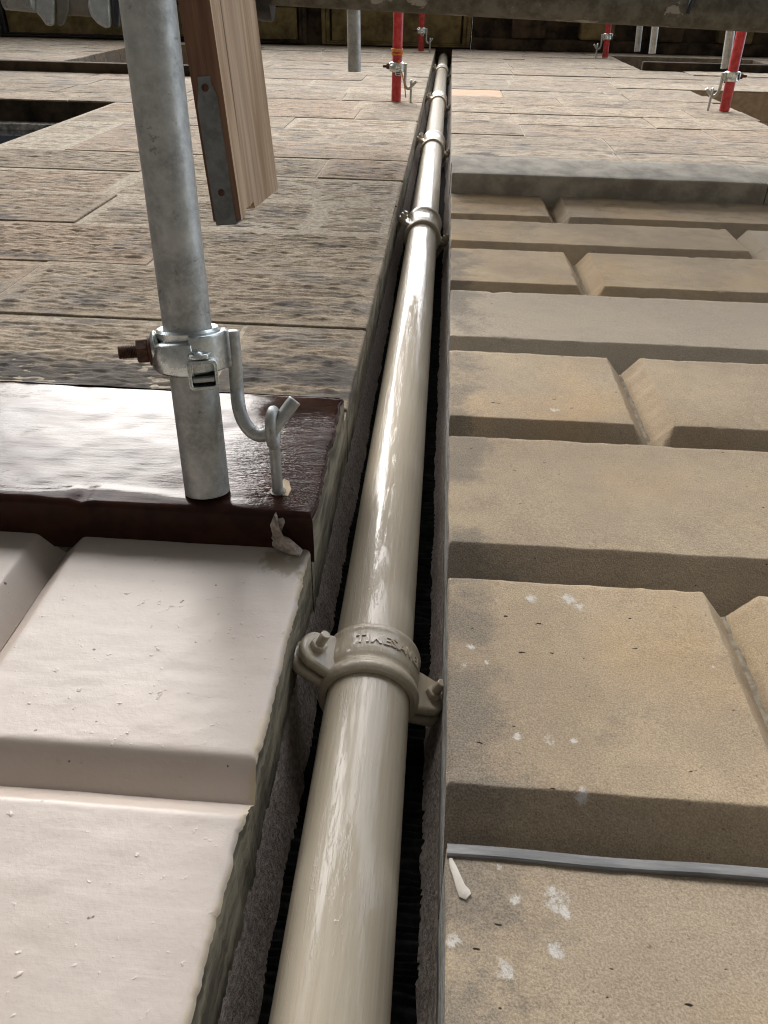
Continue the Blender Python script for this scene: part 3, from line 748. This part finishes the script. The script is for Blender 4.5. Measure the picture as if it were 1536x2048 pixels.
# ================================================================== the downpipe
PX, PY, PR = -0.0435, 0.590, 0.0415
dp = empty('downpipe', (PX, PY, -1.7), 'beige gloss painted iron downpipe running up the dark recess between two walls', 'downpipe')
def dpl(o): o.parent = dp; o.matrix_parent_inverse = dp.matrix_basis.inverted(); return o
seams = [-1.68, 0.548, 2.26, 3.61, 5.06, 6.86, TOP + 0.02]
for k in range(6):
    a, b = seams[k] + 0.0015, seams[k + 1] - 0.0015
    zz = np.linspace(a, b, 60 if k < 2 else 14)
    m = MB()
    prof = [(PR - .006, a)] + [(PR + 0.00035 * float(fbm(z * 5, k, 3, 3)), z) for z in zz] + [(PR - .006, b)]
    m.lathe(prof, 72)
    o = m.build('pipe_length', M['pipe']); o.location = (PX, PY, 0); dpl(o)
# the near coupling: two bolted half shells with raised lettering
cpl = empty('coupling', (PX, PY, 0.548)); dpl(cpl)
prof = [(0.0422, -0.031), (0.0470, -0.0312), (0.0502, -0.0285), (0.0512, -0.0240), (0.0500, -0.0185), (0.0474, -0.0160), (0.0468, -0.0125), (0.0480, -0.0095),
        (0.0492, -0.0060), (0.0496, 0.006), (0.0494, 0.0190), (0.0502, 0.0225), (0.0510, 0.0260), (0.0500, 0.0296), (0.0470, 0.0312), (0.0422, 0.031)]
def cchild(mb, name, mat, **k):
    o = mb.build(name, mat, None, **k); o.parent = cpl; return o
cchild(MB().lathe(prof, 96), 'clamp_ring', M['pipe'])
ax = Vector((-0.90, -0.436, 0)).normalized(); out = Vector((0.436, -0.90, 0)).normalized()
for s in (1, -1):
    u = ax * s
    for q, (o0, th, ext) in enumerate(((0.0015, 0.012, 0.0), (-0.0135, 0.011, 0.004))):
        # rounded ear outline in (radial, z)
        pts = []
        L = 0.067 + ext; h = 0.0235
        pts += [(0.040, -0.029), (0.050, -0.0265)]
        for k in range(11):
            a = -math.pi / 2 + math.pi * k / 10
            pts.append((L - 0.002 + 0.0175 * math.cos(a), 0.0005 + 0.0225 * math.sin(a)))
        pts += [(0.050, 0.0265), (0.040, 0.029)]
        poly = [u * r + Vector((0, 0, z)) + out * o0 for r, z in pts]
        mb = MB().prism(poly, out * th)
        ob = cchild(mb, 'ear', M['pipe'], bevel=0.0045)
        ob.modifiers['bevel'].segments = 4
    c = u * 0.0655
    bolt = MB().tube([c + out * (-0.02), c + out * 0.034], 0.0050, 14)
    cchild(bolt, 'bolt', M['pipe'], bevel=0.001)
    wv = u; uz = Vector((0, 0, 1))
    hexp = [c + out * 0.0130 + (wv * math.cos(k * math.pi / 3) + uz * math.sin(k * math.pi / 3)) * 0.0092 for k in range(6)]
    cchild(MB().prism(hexp, out * 0.0070), 'nut', M['pipe'], bevel=0.0014)
# fillet flanks that lead the ring into the ears
for s in (1, -1):
    u = ax * s
    for zz in (-0.020, 0.0, 0.020):
        pass
# raised lettering wrapped round the ring
def wrap_text(txt, size, r, zc, ang_c, depth, parent, spread=1.0):
    cu = bpy.data.curves.new('lettering', 'FONT'); cu.body = txt; cu.size = size; cu.extrude = depth; cu.align_x = 'CENTER'; cu.align_y = 'CENTER'
    cu.resolution_u = 2; cu.space_character = spread; cu.offset = 0.0004
    ob = bpy.data.objects.new('lettering', cu); C.objects.link(ob)
    dg = bpy.context.evaluated_depsgraph_get(); me = bpy.data.meshes.new_from_object(ob.evaluated_get(dg))
    bpy.data.objects.remove(ob)
    bm = bmesh.new(); bm.from_mesh(me)
    bmesh.ops.subdivide_edges(bm, edges=[e for e in bm.edges if e.calc_length() > 0.004], cuts=2)
    for v in bm.verts:
        a = ang_c + v.co.x / r; rr = r + v.co.z
        v.co = Vector((rr * math.cos(a), rr * math.sin(a), zc + v.co.y))
    bm.to_mesh(me); bm.free(); me.materials.clear(); me.materials.append(M['pipe'])
    o = bpy.data.objects.new('lettering', me); C.objects.link(o); o.parent = parent; return o
wrap_text('TIMESAVER', 0.0160, 0.0493, 0.0075, math.radians(-60), 0.0017, cpl, 1.05)
wrap_text('100-78 BS', 0.0062, 0.0497, -0.0235 + 0.0005, math.radians(-68), 0.0016, cpl, 1.1) if False else None
# eared sockets higher up
SOCK = [(2.18, 2.34), (3.50, 3.72), (4.95, 5.17), (6.75, 6.97)]
for k, (a, b) in enumerate(SOCK):
    sk = empty('socket', (PX, PY, (a + b) / 2)); dpl(sk)
    h = (b - a) / 2; R0 = 0.0462
    pr = [(0.042, -h), (R0 + .003, -h), (R0 + .0055, -h + .005), (R0 + .0055, -h + .014), (R0 + .002, -h + .020), (R0, -h + .026), (R0, h - .030), (R0 + .003, h - .024), (R0 + .0062, h - .016), (R0 + .0062, h - .005), (R0 + .003, h), (0.042, h)]
    o = MB().lathe(pr, 56).build('collar', M['pipe'], sk)
    for s in (1, -1):
        u = ax * s
        poly = [u * r + Vector((0, 0, z)) - out * 0.006 for r, z in ((0.04, -.03), (0.062, -.026), (0.078, -.012), (0.080, 0.004), (0.072, 0.02), (0.058, 0.027), (0.04, 0.032))]
        MB().prism(poly, out * 0.013).build('ear', M['pipe'], sk, bevel=0.003)
        MB().tube([u * 0.067 - out * 0.07, u * 0.067 + out * 0.026], 0.0058, 10).build('bolt', M['pipe'], sk, bevel=0.001)
        MB().tube([u * 0.067 + out * 0.008, u * 0.067 + out * 0.018], 0.0105, 6).build('nut', M['pipe'], sk, bevel=0.001)

# ================================================================== scaffold tubes
TR = 0.02415
def frame_from(p, d, ref):
    """matrix with local Z along d, local Y towards ref, origin p"""
    z = Vector(d).normalized(); y = Vector(ref) - p; y = (y - y.dot(z) * z).normalized(); x = y.cross(z)
    return Matrix(((x.x, y.x, z.x, p.x), (x.y, y.y, z.y, p.y), (x.z, y.z, z.z, p.z), (0, 0, 0, 1)))
def tube_thing(name, a, b, mat, label, cat, group=None, wall=0.004, mat_in=None):
    """hollow tube from a (the wall end) to b; origin at a"""
    a = Vector(a); b = Vector(b); L = (b - a).length
    m = MB(); m.lathe([(TR - wall, L), (TR, L), (TR, 0.0006), (TR - .0006, 0), (TR - wall, 0), (TR - wall, L)], 48)
    o = m.build(name, mat, None); o.matrix_world = frame_from(a, b - a, a + Vector((0.3, 0.1, -1)))
    tag(o, label, cat, group); return o
A = Vector((-0.236, YB - 0.0015, 0.690)); B0 = at(295, 0, 0.665)
axd = (B0 - A).normalized()
tube_thing('scaffold_tube', A, A + axd * 1.1, M['galv'], 'galvanised tie tube butting against the glossy brown band', 'tube')

# hook coupler: built once in local space (z towards the wall along the tube, y towards the viewer, x right)
def make_coupler(P, d_in, ref, label, group, mats, hooklocal, flip=False):
    e = empty('hook_coupler', (0, 0, 0), label, 'coupler', group)
    e.matrix_world = frame_from(P, d_in, ref)
    g, bright, rust = mats
    # clamp shell
    pr = [(0.0243, -.020), (0.0300, -.0215), (0.0325, -.019), (0.0318, -.015), (0.0302, -.010), (0.0300, .008), (0.0316, .014), (0.0328, .019), (0.0305, .0215), (0.0243, .020)]
    MB().lathe(pr, 48).build('clamp_shell', bright, e)
    # bolt lug on the far side of the opening
    MB().tube([(-.030, .000, -.001), (-.038, .000, -.001)], [0.0205, 0.0185], 24).build('bolt_lug', bright, e, bevel=0.004)
    MB().tube([(-.038, .000, -.001), (-.0405, 0, -.001)], 0.0145, 20).build('washer', rust, e, bevel=0.0006)
    MB().tube([(-.0405, .000, -.001), (-.0520, .000, -.001)], 0.0128, 6).build('nut', rust, e, bevel=0.0014)
    th = []; rr = []
    for k in range(23):
        th.append((-.052 - k * 0.0008, 0, -.001)); rr.append(0.0066 if k % 2 else 0.0056)
    MB().tube(th, rr, 16).build('bolt', rust, e)
    # strap running from the lug round the front to the hinge loop
    ang = [math.radians(a) for a in range(178, 84, -6)]
    vs = []; fs = []
    for a in ang:
        w = 0.0135 + 0.004 * math.sin(a)
        for (rad, zz) in ((0.031, -w + .004), (0.0385, -w + .007), (0.0405, .004), (0.0385, w + .003), (0.031, w + .006)):
            vs.append((rad * math.cos(a), rad * math.sin(a), zz))
    n = 5
    for i in range(len(ang) - 1):
        for k in range(n): fs.append((i * n + k, i * n + (k + 1) % n, (i + 1) * n + (k + 1) % n, (i + 1) * n + k))
    fs += [tuple(range(n)), tuple(range((len(ang) - 1) * n, len(ang) * n))[::-1]]
    MB().add(vs, fs).build('strap', bright, e, bevel=0.0015)
    # hinge plate on the other half
    ang = [math.radians(a) for a in range(92, -14, -6)]
    vs = []; fs = []
    for a in ang:
        for (rad, zz) in ((0.0305, -.018), (0.0372, -.017), (0.0372, .019), (0.0305, .020)):
            vs.append((rad * math.cos(a), rad * math.sin(a), zz))
    n = 4
    for i in range(len(ang) - 1):
        for k in range(n): fs.append((i * n + k, i * n + (k + 1) % n, (i + 1) * n + (k + 1) % n, (i + 1) * n + k))
    fs += [tuple(range(n)), tuple(range((len(ang) - 1) * n, len(ang) * n))[::-1]]
    MB().add(vs, fs).build('hinge_plate', bright, e, bevel=0.0015)
    # folded loop
    def rnd_rect(x0, x1, z0, z1, r, y, k=4):
        p = []
        for cx, cz, a0 in ((x1 - r, z1 - r, 0), (x0 + r, z1 - r, 90), (x0 + r, z0 + r, 180), (x1 - r, z0 + r, 270)):
            for i in range(k + 1):
                a = math.radians(a0 + 90 * i / k); p.append(Vector((cx + r * math.cos(a), y, cz + r * math.sin(a))))
        return p
    o1 = rnd_rect(-.005, .024, .004, .033, .005, 0.046); i1 = rnd_rect(-.0015, .0205, .0075, .0295, .002, 0.046)
    o2 = [p + Vector((0, -.016, 0)) for p in o1]; i2 = [p + Vector((0, -.016, 0)) for p in i1]
    n = len(o1); vs = o1 + i1 + o2 + i2; fs = []
    for k in range(n):
        j = (k + 1) % n
        fs += [(k, j, n + j, n + k), (2 * n + k, 3 * n + k, 3 * n + j, 2 * n + j), (k, 2 * n + k, 2 * n + j, j), (n + k, n + j, 3 * n + j, 3 * n + k)]
    MB().add(vs, fs).build('hinge_loop', bright, e, bevel=0.0007)
    MB().box((-.0012, .0325, .0215), (.0202, .043, .0262)).build('loop_tongue', g, e, bevel=0.0012)
    MB().box((-.0015, .029, .0075), (.0205, .0310, .0295)).build('slot_back', M['dark'], e)
    MB().prism([Vector((x, y, -.0015)) for x, y in ((-.004, .030), (-.003, .043), (.002, .047), (.010, .047), (.016, .044), (.020, .030))], (0, 0, .0045)).build('hinge_tab', bright, e, bevel=0.0012)
    rv = MB().lathe([(0.0001, -.0028), (.0030, -.0024), (.0052, -.0008), (.0056, .0012)], 20)
    rv.v = [v + Vector((.006, .0385, -.0022)) for v in rv.v]; rv.build('rivet', bright, e)
    # hook bar and the web that carries it
    MB().tube(hooklocal, 0.0072, 18).build('hook', g, e, bevel=0.0012)
    MB().box((.028, -.010, -.018), (.040, .012, .020)).build('hook_web', g, e, bevel=0.003)
    return e
P = A + axd * ((A - (A + axd)).length * 0) + axd * ((A.y - 0.313) / -axd.y)
Fm = frame_from(P, -axd, Vector((0, 0, 0))); Fi = Fm.inverted()
hw = [P + Fm.to_3x3() @ Vector((0.0435, 0.002, -0.016)), P + Fm.to_3x3() @ Vector((0.0435, 0.002, 0.012)), P + Fm.to_3x3() @ Vector((0.0425, 0.002, 0.045)), at(478, 815, .803), at(487, 842, .805), at(502, 862, .805), at(521, 871, .804), at(540, 864, .803), at(556, 845, .802), at(574, 821, .802), at(590, 800, .801)]
def smooth_path(pts, k=4):
    r = []
    for i in range(len(pts) - 1):
        p0 = pts[max(i - 1, 0)]; p1 = pts[i]; p2 = pts[i + 1]; p3 = pts[min(i + 2, len(pts) - 1)]
        for j in range(k):
            t = j / k
            r.append(0.5 * ((2 * p1) + (p2 - p0) * t + (2 * p0 - 5 * p1 + 4 * p2 - p3) * t * t + (3 * p1 - p0 - 3 * p2 + p3) * t ** 3))
    return r + [pts[-1]]
hookl = smooth_path([Fi @ p for p in hw])
mats_c = (M['galv'], M['galv_br'], M['rust'])
c0 = make_coupler(P, -axd, Vector((0, 0, 0)), 'bright zinc hook coupler with rusty bolt on the tube by the brown band', 'hook couplers on the tie tubes', mats_c, hookl)
# eye bolt (origin where it enters the wall)
E0 = Vector((-0.160, YB, 0.699))
def make_eye(loc, label, group, rot=None):
    e = empty('eye_bolt', loc, label, 'eye bolt', group)
    if rot: e.rotation_euler = rot
    ring = [Vector((0, -0.080 + 0.0185 * math.cos(t), 0.0145 * math.sin(t))) for t in np.linspace(0, 2 * math.pi, 29)]
    MB().tube(ring, 0.0055, 14, cap=False).build('eye', M['galv'], e)
    MB().tube([(0, -0.060, 0), (0, -0.0605 + 0.004, 0), (0, 0.04, 0)], [0.0055, 0.0060, 0.0060], 16).build('shank', M['galv'], e)
    MB().lathe([(0.0065, -0.001), (0.0085, -0.0005), (0.009, 0.0015), (0.0065, 0.002)], 18).xf(Matrix.Rotation(math.pi / 2, 4, 'X')).build('collar', M['galv_old'], e)
    return e
e0 = make_eye(E0, 'galvanised eye bolt set in the glossy brown band', 'eye bolts in the walls')
def copy_tree(o, parent=None):
    c_ = o.copy(); C.objects.link(c_); c_.parent = parent
    if parent is not None: c_.matrix_parent_inverse = o.matrix_parent_inverse.copy()
    for chd in list(o.children): copy_tree(chd, c_)
    return c_
off_e = Fi @ E0
# red and bare tubes on the upper wall
def far_tie(b, t, label_t, label_c, label_e, flip, lab_mat):
    Bp = on_n(*b, YR - 0.006); Tp = on_z(*t, Bp.z); d = (Tp - Bp).normalized()
    tube_thing('scaffold_tube', Bp, Bp + d * 1.1, M['red'], label_t, 'tube', 'red tie tubes standing off the upper wall')
    q = Bp + d * 0.150
    ref = q + (Vector((0, 0, -1)) if not flip else Vector((0, 0, 1)))
    c = copy_tree(c0); c['label'] = label_c; c.matrix_world = frame_from(q, -d, ref)
    ee = copy_tree(e0); ee['label'] = label_e
    wp = c.matrix_world @ off_e; ee.matrix_world = Matrix.Translation(Vector((wp.x, YR - 0.002, wp.z)))
    return Bp
far_tie((1448, 222), (1485, 56), 'red scaffold tie tube beside the tan lintel of the lower window', 'hook coupler on the red tube beside the lower window', 'eye bolt beside the red tube at the lower window', True, 0)
far_tie((1210, 115), (1219, 37), 'red scaffold tie tube at the corner of the topmost window', 'hook coupler on the red tube at the topmost window', 'eye bolt beside the red tube at the topmost window', True, 0)
far_tie((792, 202), (797.5, 12), 'red scaffold tie tube tied with orange twine beside the downpipe', 'hook coupler on the red tube tied with orange twine', 'eye bolt beside the red tube tied with orange twine', False, 0)
far_tie((842, 102), (844, 15), 'red scaffold tie tube under the olive cornice panel', 'hook coupler on the red tube under the olive cornice panel', 'eye bolt beside the red tube under the olive panel', False, 0)
for b, t, d, lab in [((709, 143), (707, 7), 2.86, 'bare grey tube end pointing at the tooled wall beside the timber board'),
                     ((1274, 103), (1281, 42), 6.2, 'thin bare grey tube, farther of the pair at the topmost window'),
                     ((1304, 107), (1312, 44), 5.5, 'thin bare grey tube, nearer of the pair at the topmost window'),
                     ((1450, 137), (1462, 56), 4.4, 'bare grey tube close behind the red tube at the lower window')]:
    Bp = at(*b, d); Tp = on_z(*t, Bp.z); dd = (Tp - Bp).normalized()
    tube_thing('scaffold_tube', Bp, Bp + dd * 1.0, M['galv'], lab, 'tube', 'bare grey tubes by the upper wall')
# orange twine on the left red tube
tb = on_n(792, 202, YR - .006)
pts = []
for k in range(60):
    a = k * 0.55; pts.append(Vector((tb.x + 0.027 * math.cos(a), tb.y - 0.215 - 0.012 * math.sin(k * .21), tb.z + 0.027 * math.sin(a))))
pts += [Vector((tb.x + .01, tb.y - .17, tb.z - .03)), Vector((tb.x + 0.03, tb.y - .12, tb.z - .035)), Vector((tb.x + .045, tb.y - .06, tb.z - .03)), Vector((tb.x + .05, tb.y - .02, tb.z - .03))]
tag(MB().tube(pts, 0.0032, 6).build('twine', M['twine']), 'orange twine wound round the red tube beside the downpipe', 'twine')

# ------------------------------------------------------------------ upright board beside the tube
T0 = Vector((-0.263, 0.252, 0.979)); T1 = Vector((-0.284, 0.023, 1.003)); td = (T1 - T0).normalized()
bdw = empty('scaffold_board', T0, 'weathered timber board on edge with a nailed iron end band', 'board')
Fb = frame_from(T0, td, T0 + Vector((0, 0, 1)))        # z along board (outwards), y up, x sideways
# local axes: want y along the length for the grain -> swap
Rw = Fb.to_3x3(); Lx = Rw @ Vector((1, 0, 0)); Ly = td; Lz = Lx.cross(Ly)
if Lz.z < 0: Lx = -Lx; Lz = -Lz
if Lx.cross(Ly).dot(Lz) < 0: Lx = -Lx
bdw.matrix_world = Matrix(((Lx.x, Ly.x, Lz.x, T0.x), (Lx.y, Ly.y, Lz.y, T0.y), (Lx.z, Ly.z, Lz.z, T0.z), (0, 0, 0, 1)))
SX = 1 if Lx.x > 0 else -1
hw_ = 0.0178; HB = 0.235; LB = 1.15
# plank: grid along its end so the end can splinter
def plank():
    xs = np.linspace(-hw_, hw_, 7); zs = np.linspace(0, HB, 40); m = MB()
    # end profile: y offset of the end per (x,z): split near the lower right arris
    def yend(x, z):
        s = x * SX
        d = 0.0
        if s > 0 and z < 0.075: d = 0.012 * max(0, 1 - abs(z - 0.035) / 0.03) * random.random() + 0.010 * max(0, (z - 0.02) / 0.055)
        d += 0.0015 * float(vnoise(z * 90, x * 300, 4)) - 0.0 + 0.012 * min(1, z / HB)
        return d
    vs = []
    for x in xs:
        for z in zs: vs.append((x, yend(x, z), z))
    nx, nz = len(xs), len(zs); fs = []
    for i in range(nx - 1):
        for j in range(nz - 1): a = i * nz + j; fs.append((a, a + nz, a + nz + 1, a + 1))
    m.add(vs, fs, 2)
    ys = np.linspace(0.03, LB, 50)
    def side(x, mi):
        vs = []
        for j, z in enumerate(zs): vs.append((x, yend_c[(x, j)], z))
        rows = [vs]
        for y in ys: rows.append([(x + (0.0007 * float(fbm(y * 6, z * 60, 2, 3))), y, z) for z in zs])
        flat = [p for r in rows for p in r]
        f = []
        for i in range(len(rows) - 1):
            for j in range(nz - 1): a = i * nz + j; f.append((a, a + 1, a + nz + 1, a + nz))
        m.add(flat, f, mi)
    yend_c = {}
    for i, x in enumerate(xs):
        for j, z in enumerate(zs): yend_c[(x, j)] = vs[i * nz + j][1]
    side(xs[0], 0); side(xs[-1], 0)
    for z, jz, mi in ((0, 0, 1), (HB, nz - 1, 1)):
        rows = [[(x, yend_c[(x, jz)], z) for x in xs]] + [[(x, y, z + 0.0012 * float(vnoise(x * 200, y * 14, 7))) for x in xs] for y in ys]
        flat = [p for r in rows for p in r]; f = []
        for i in range(len(rows) - 1):
            for j in range(nx - 1): a = i * nx + j; f.append((a, a + 1, a + nx + 1, a + nx))
        m.add(flat, f, mi)
    o = m.build('plank', [M['wood'], M['wood_e'], M['wood']], bdw, smooth=False)
    bm = bmesh.new(); bm.from_mesh(o.data); bmesh.ops.remove_doubles(bm, verts=bm.verts, dist=0.0004); bmesh.ops.recalc_face_normals(bm, faces=bm.faces); bm.to_mesh(o.data); bm.free()
    return o
plank()
# hoop-iron end band along the lower edge, with a shouldered tail and two nails
w = 0.0128; zb = -0.0016
outl = [(-w, -0.003), (w, -0.003), (w, 0.128), (w * .78, 0.140), (w * .62, 0.150), (w * .62, 0.1575), (-w * .62, 0.1575), (-w * .62, 0.150), (-w * .85, 0.142), (-w, 0.134)]
xo = -SX * 0.002
hb_ = MB().prism([Vector((x + xo, y, zb)) for x, y in outl], (0, 0, 0.0026)).build('end_band', M['hoop'], bdw, bevel=0.0005)
MB().box((-w + xo, -0.0048, zb), (w + xo, -0.0028, 0.03)).build('end_band', M['hoop'], bdw, bevel=0.0005)
for yy in (0.033, 0.146):
    nl = MB().lathe([(0.0001, -.0016), (.0026, -.0014), (.0040, -.0006), (.0044, .0004)], 16)
    nl.v = [v + Vector((xo, yy, zb)) for v in nl.v]
    nl.build('nail', M['rust'], hb_)

# ------------------------------------------------------------------ ledger across the top, its band and the big coupler
l0 = at(470, -34, 1.09); l1 = at(1536, 26, 1.11); ld = (l1 - l0).normalized()
lt = tube_thing('ledger_tube', l0 - ld * 0.9, l1 + ld * 1.2, M['ledger'], 'dirty paint-spotted ledger tube crossing overhead in front of the cornice', 'tube')
mk = MB().tube([at(1388, -20, 1.082), at(1386, 0, 1.080), at(1379, 12, 1.081), at(1375, 27, 1.084)], [0.005, 0.0045, 0.003, 0.0035], 8).build('black_mark', M['dark'])
mk.parent = lt; mk.matrix_parent_inverse = lt.matrix_basis.inverted()
pb = at(530, -31, 1.09)
cb_ = MB().lathe([(TR + .0005, -.008), (0.0435, -.010), (0.0445, -.007), (0.0445, .007), (0.0435, .010), (TR + .0005, .008)], 36).build('tube_band', M['dark'])
cb_.matrix_world = frame_from(pb, ld, Vector((0, 0, 0)))
tag(cb_, 'black band clamped round the ledger beside the timber board', 'band')
dc = 0.70
cc = empty('double_coupler', at(150, -30, dc), 'grey cast coupler with jaws and threaded bolt beside the tie tube', 'coupler')
def pc(poly, th, name, mat, bev=0.003):
    pts = [at(u, v, dc) for u, v in poly]; ext = at(poly[0][0], poly[0][1], dc + th) - pts[0]
    o = MB().prism(pts, ext).build(name, mat, None, bevel=bev); o.parent = cc; o.matrix_parent_inverse = cc.matrix_basis.inverted(); return o
pc([(176, -60), (175, 8), (181, 32), (196, 48), (214, 59), (224, 52), (218, -60)], 0.034, 'jaw', M['galv'], 0.004)
pc([(219, -60), (225, 50), (232, 58), (240, 55), (246, -60)], 0.040, 'jaw', M['dark'], 0.002)  # dark solid standing in for the shaded gap beside the jaw
pc([(60, -60), (66, 18), (80, 33), (92, 50), (104, 57), (111, 46), (113, -60)], 0.034, 'jaw', M['galv'], 0.004)
pc([(114, -60), (114, 48), (122, 55), (130, 46), (138, 22), (140, -60)], 0.030, 'jaw', M['galv_old'], 0.003)
o = MB().tube([at(120, 6, dc + .01), at(190, 10, dc + .01)], 0.0095, 18).build('hinge_pin', M['galv_old'], None, bevel=0.001); o.parent = cc; o.matrix_parent_inverse = cc.matrix_basis.inverted()
p0 = at(8, 0, dc); p1 = at(70, 6, dc); tp = []; tr = []
for k in range(41):
    tp.append(p0.lerp(p1, k / 40)); tr.append(0.0078 if k % 2 else 0.0066)
o = MB().tube(tp, tr, 16).build('bolt', M['galv'], None); o.parent = cc; o.matrix_parent_inverse = cc.matrix_basis.inverted()

# ------------------------------------------------------------------ unseen scaffold deck, added overhead to block sky light and darken reflections
for zd, n0, y_in, what in ((3.30, 6, -0.03, 'upper'),):
    for k in range(n0):
        y1 = y_in - k * 0.232
        o = MB().box((-1.85, -0.225, 0), (1.85, 0, 0.038)).build('added_deck_board', M['board'], None, smooth=False, bevel=0.003)
        o.location = (1.02, y1, zd)
        tag(o, 'unseen deck board added in the %s lift to block sky light' % what, 'board', 'added deck boards of the %s lift' % what)

# ------------------------------------------------------------------ unseen wing and house, added to block sky light and shape the reflections
wing = part_empty('added_wing', lb)
MB().box((-7.0, -2.6, -1.7), (-4.72, 0.9, 9.5)).build('wall', M['ash_l'], wing, smooth=False)
ob = empty('added_house', (0, -12, -1.7), 'unseen dark stone house added across the road', 'building')
def obp(mb, name, mat):
    o = mb.build(name, mat, None, smooth=False); o.parent = ob; o.matrix_parent_inverse = ob.matrix_basis.inverted(); return o
obp(MB().box((-16, -20, -1.7), (22, -12, 8.5)), 'wall', M['soot_dark'])
obp(MB().prism([(-16.2, -11.8, 8.5), (-16.2, -16, 11), (-16.2, -20.2, 8.5)], (38.4, 0, 0)), 'roof', M['lead'])
for i in range(12):
    for j in range(3):
        x = -14.5 + i * 3.0; z = -0.7 + j * 3.1
        obp(MB().box((x, -11.99, z), (x + 1.1, -11.95, z + 1.9)), 'window', M['glass'])
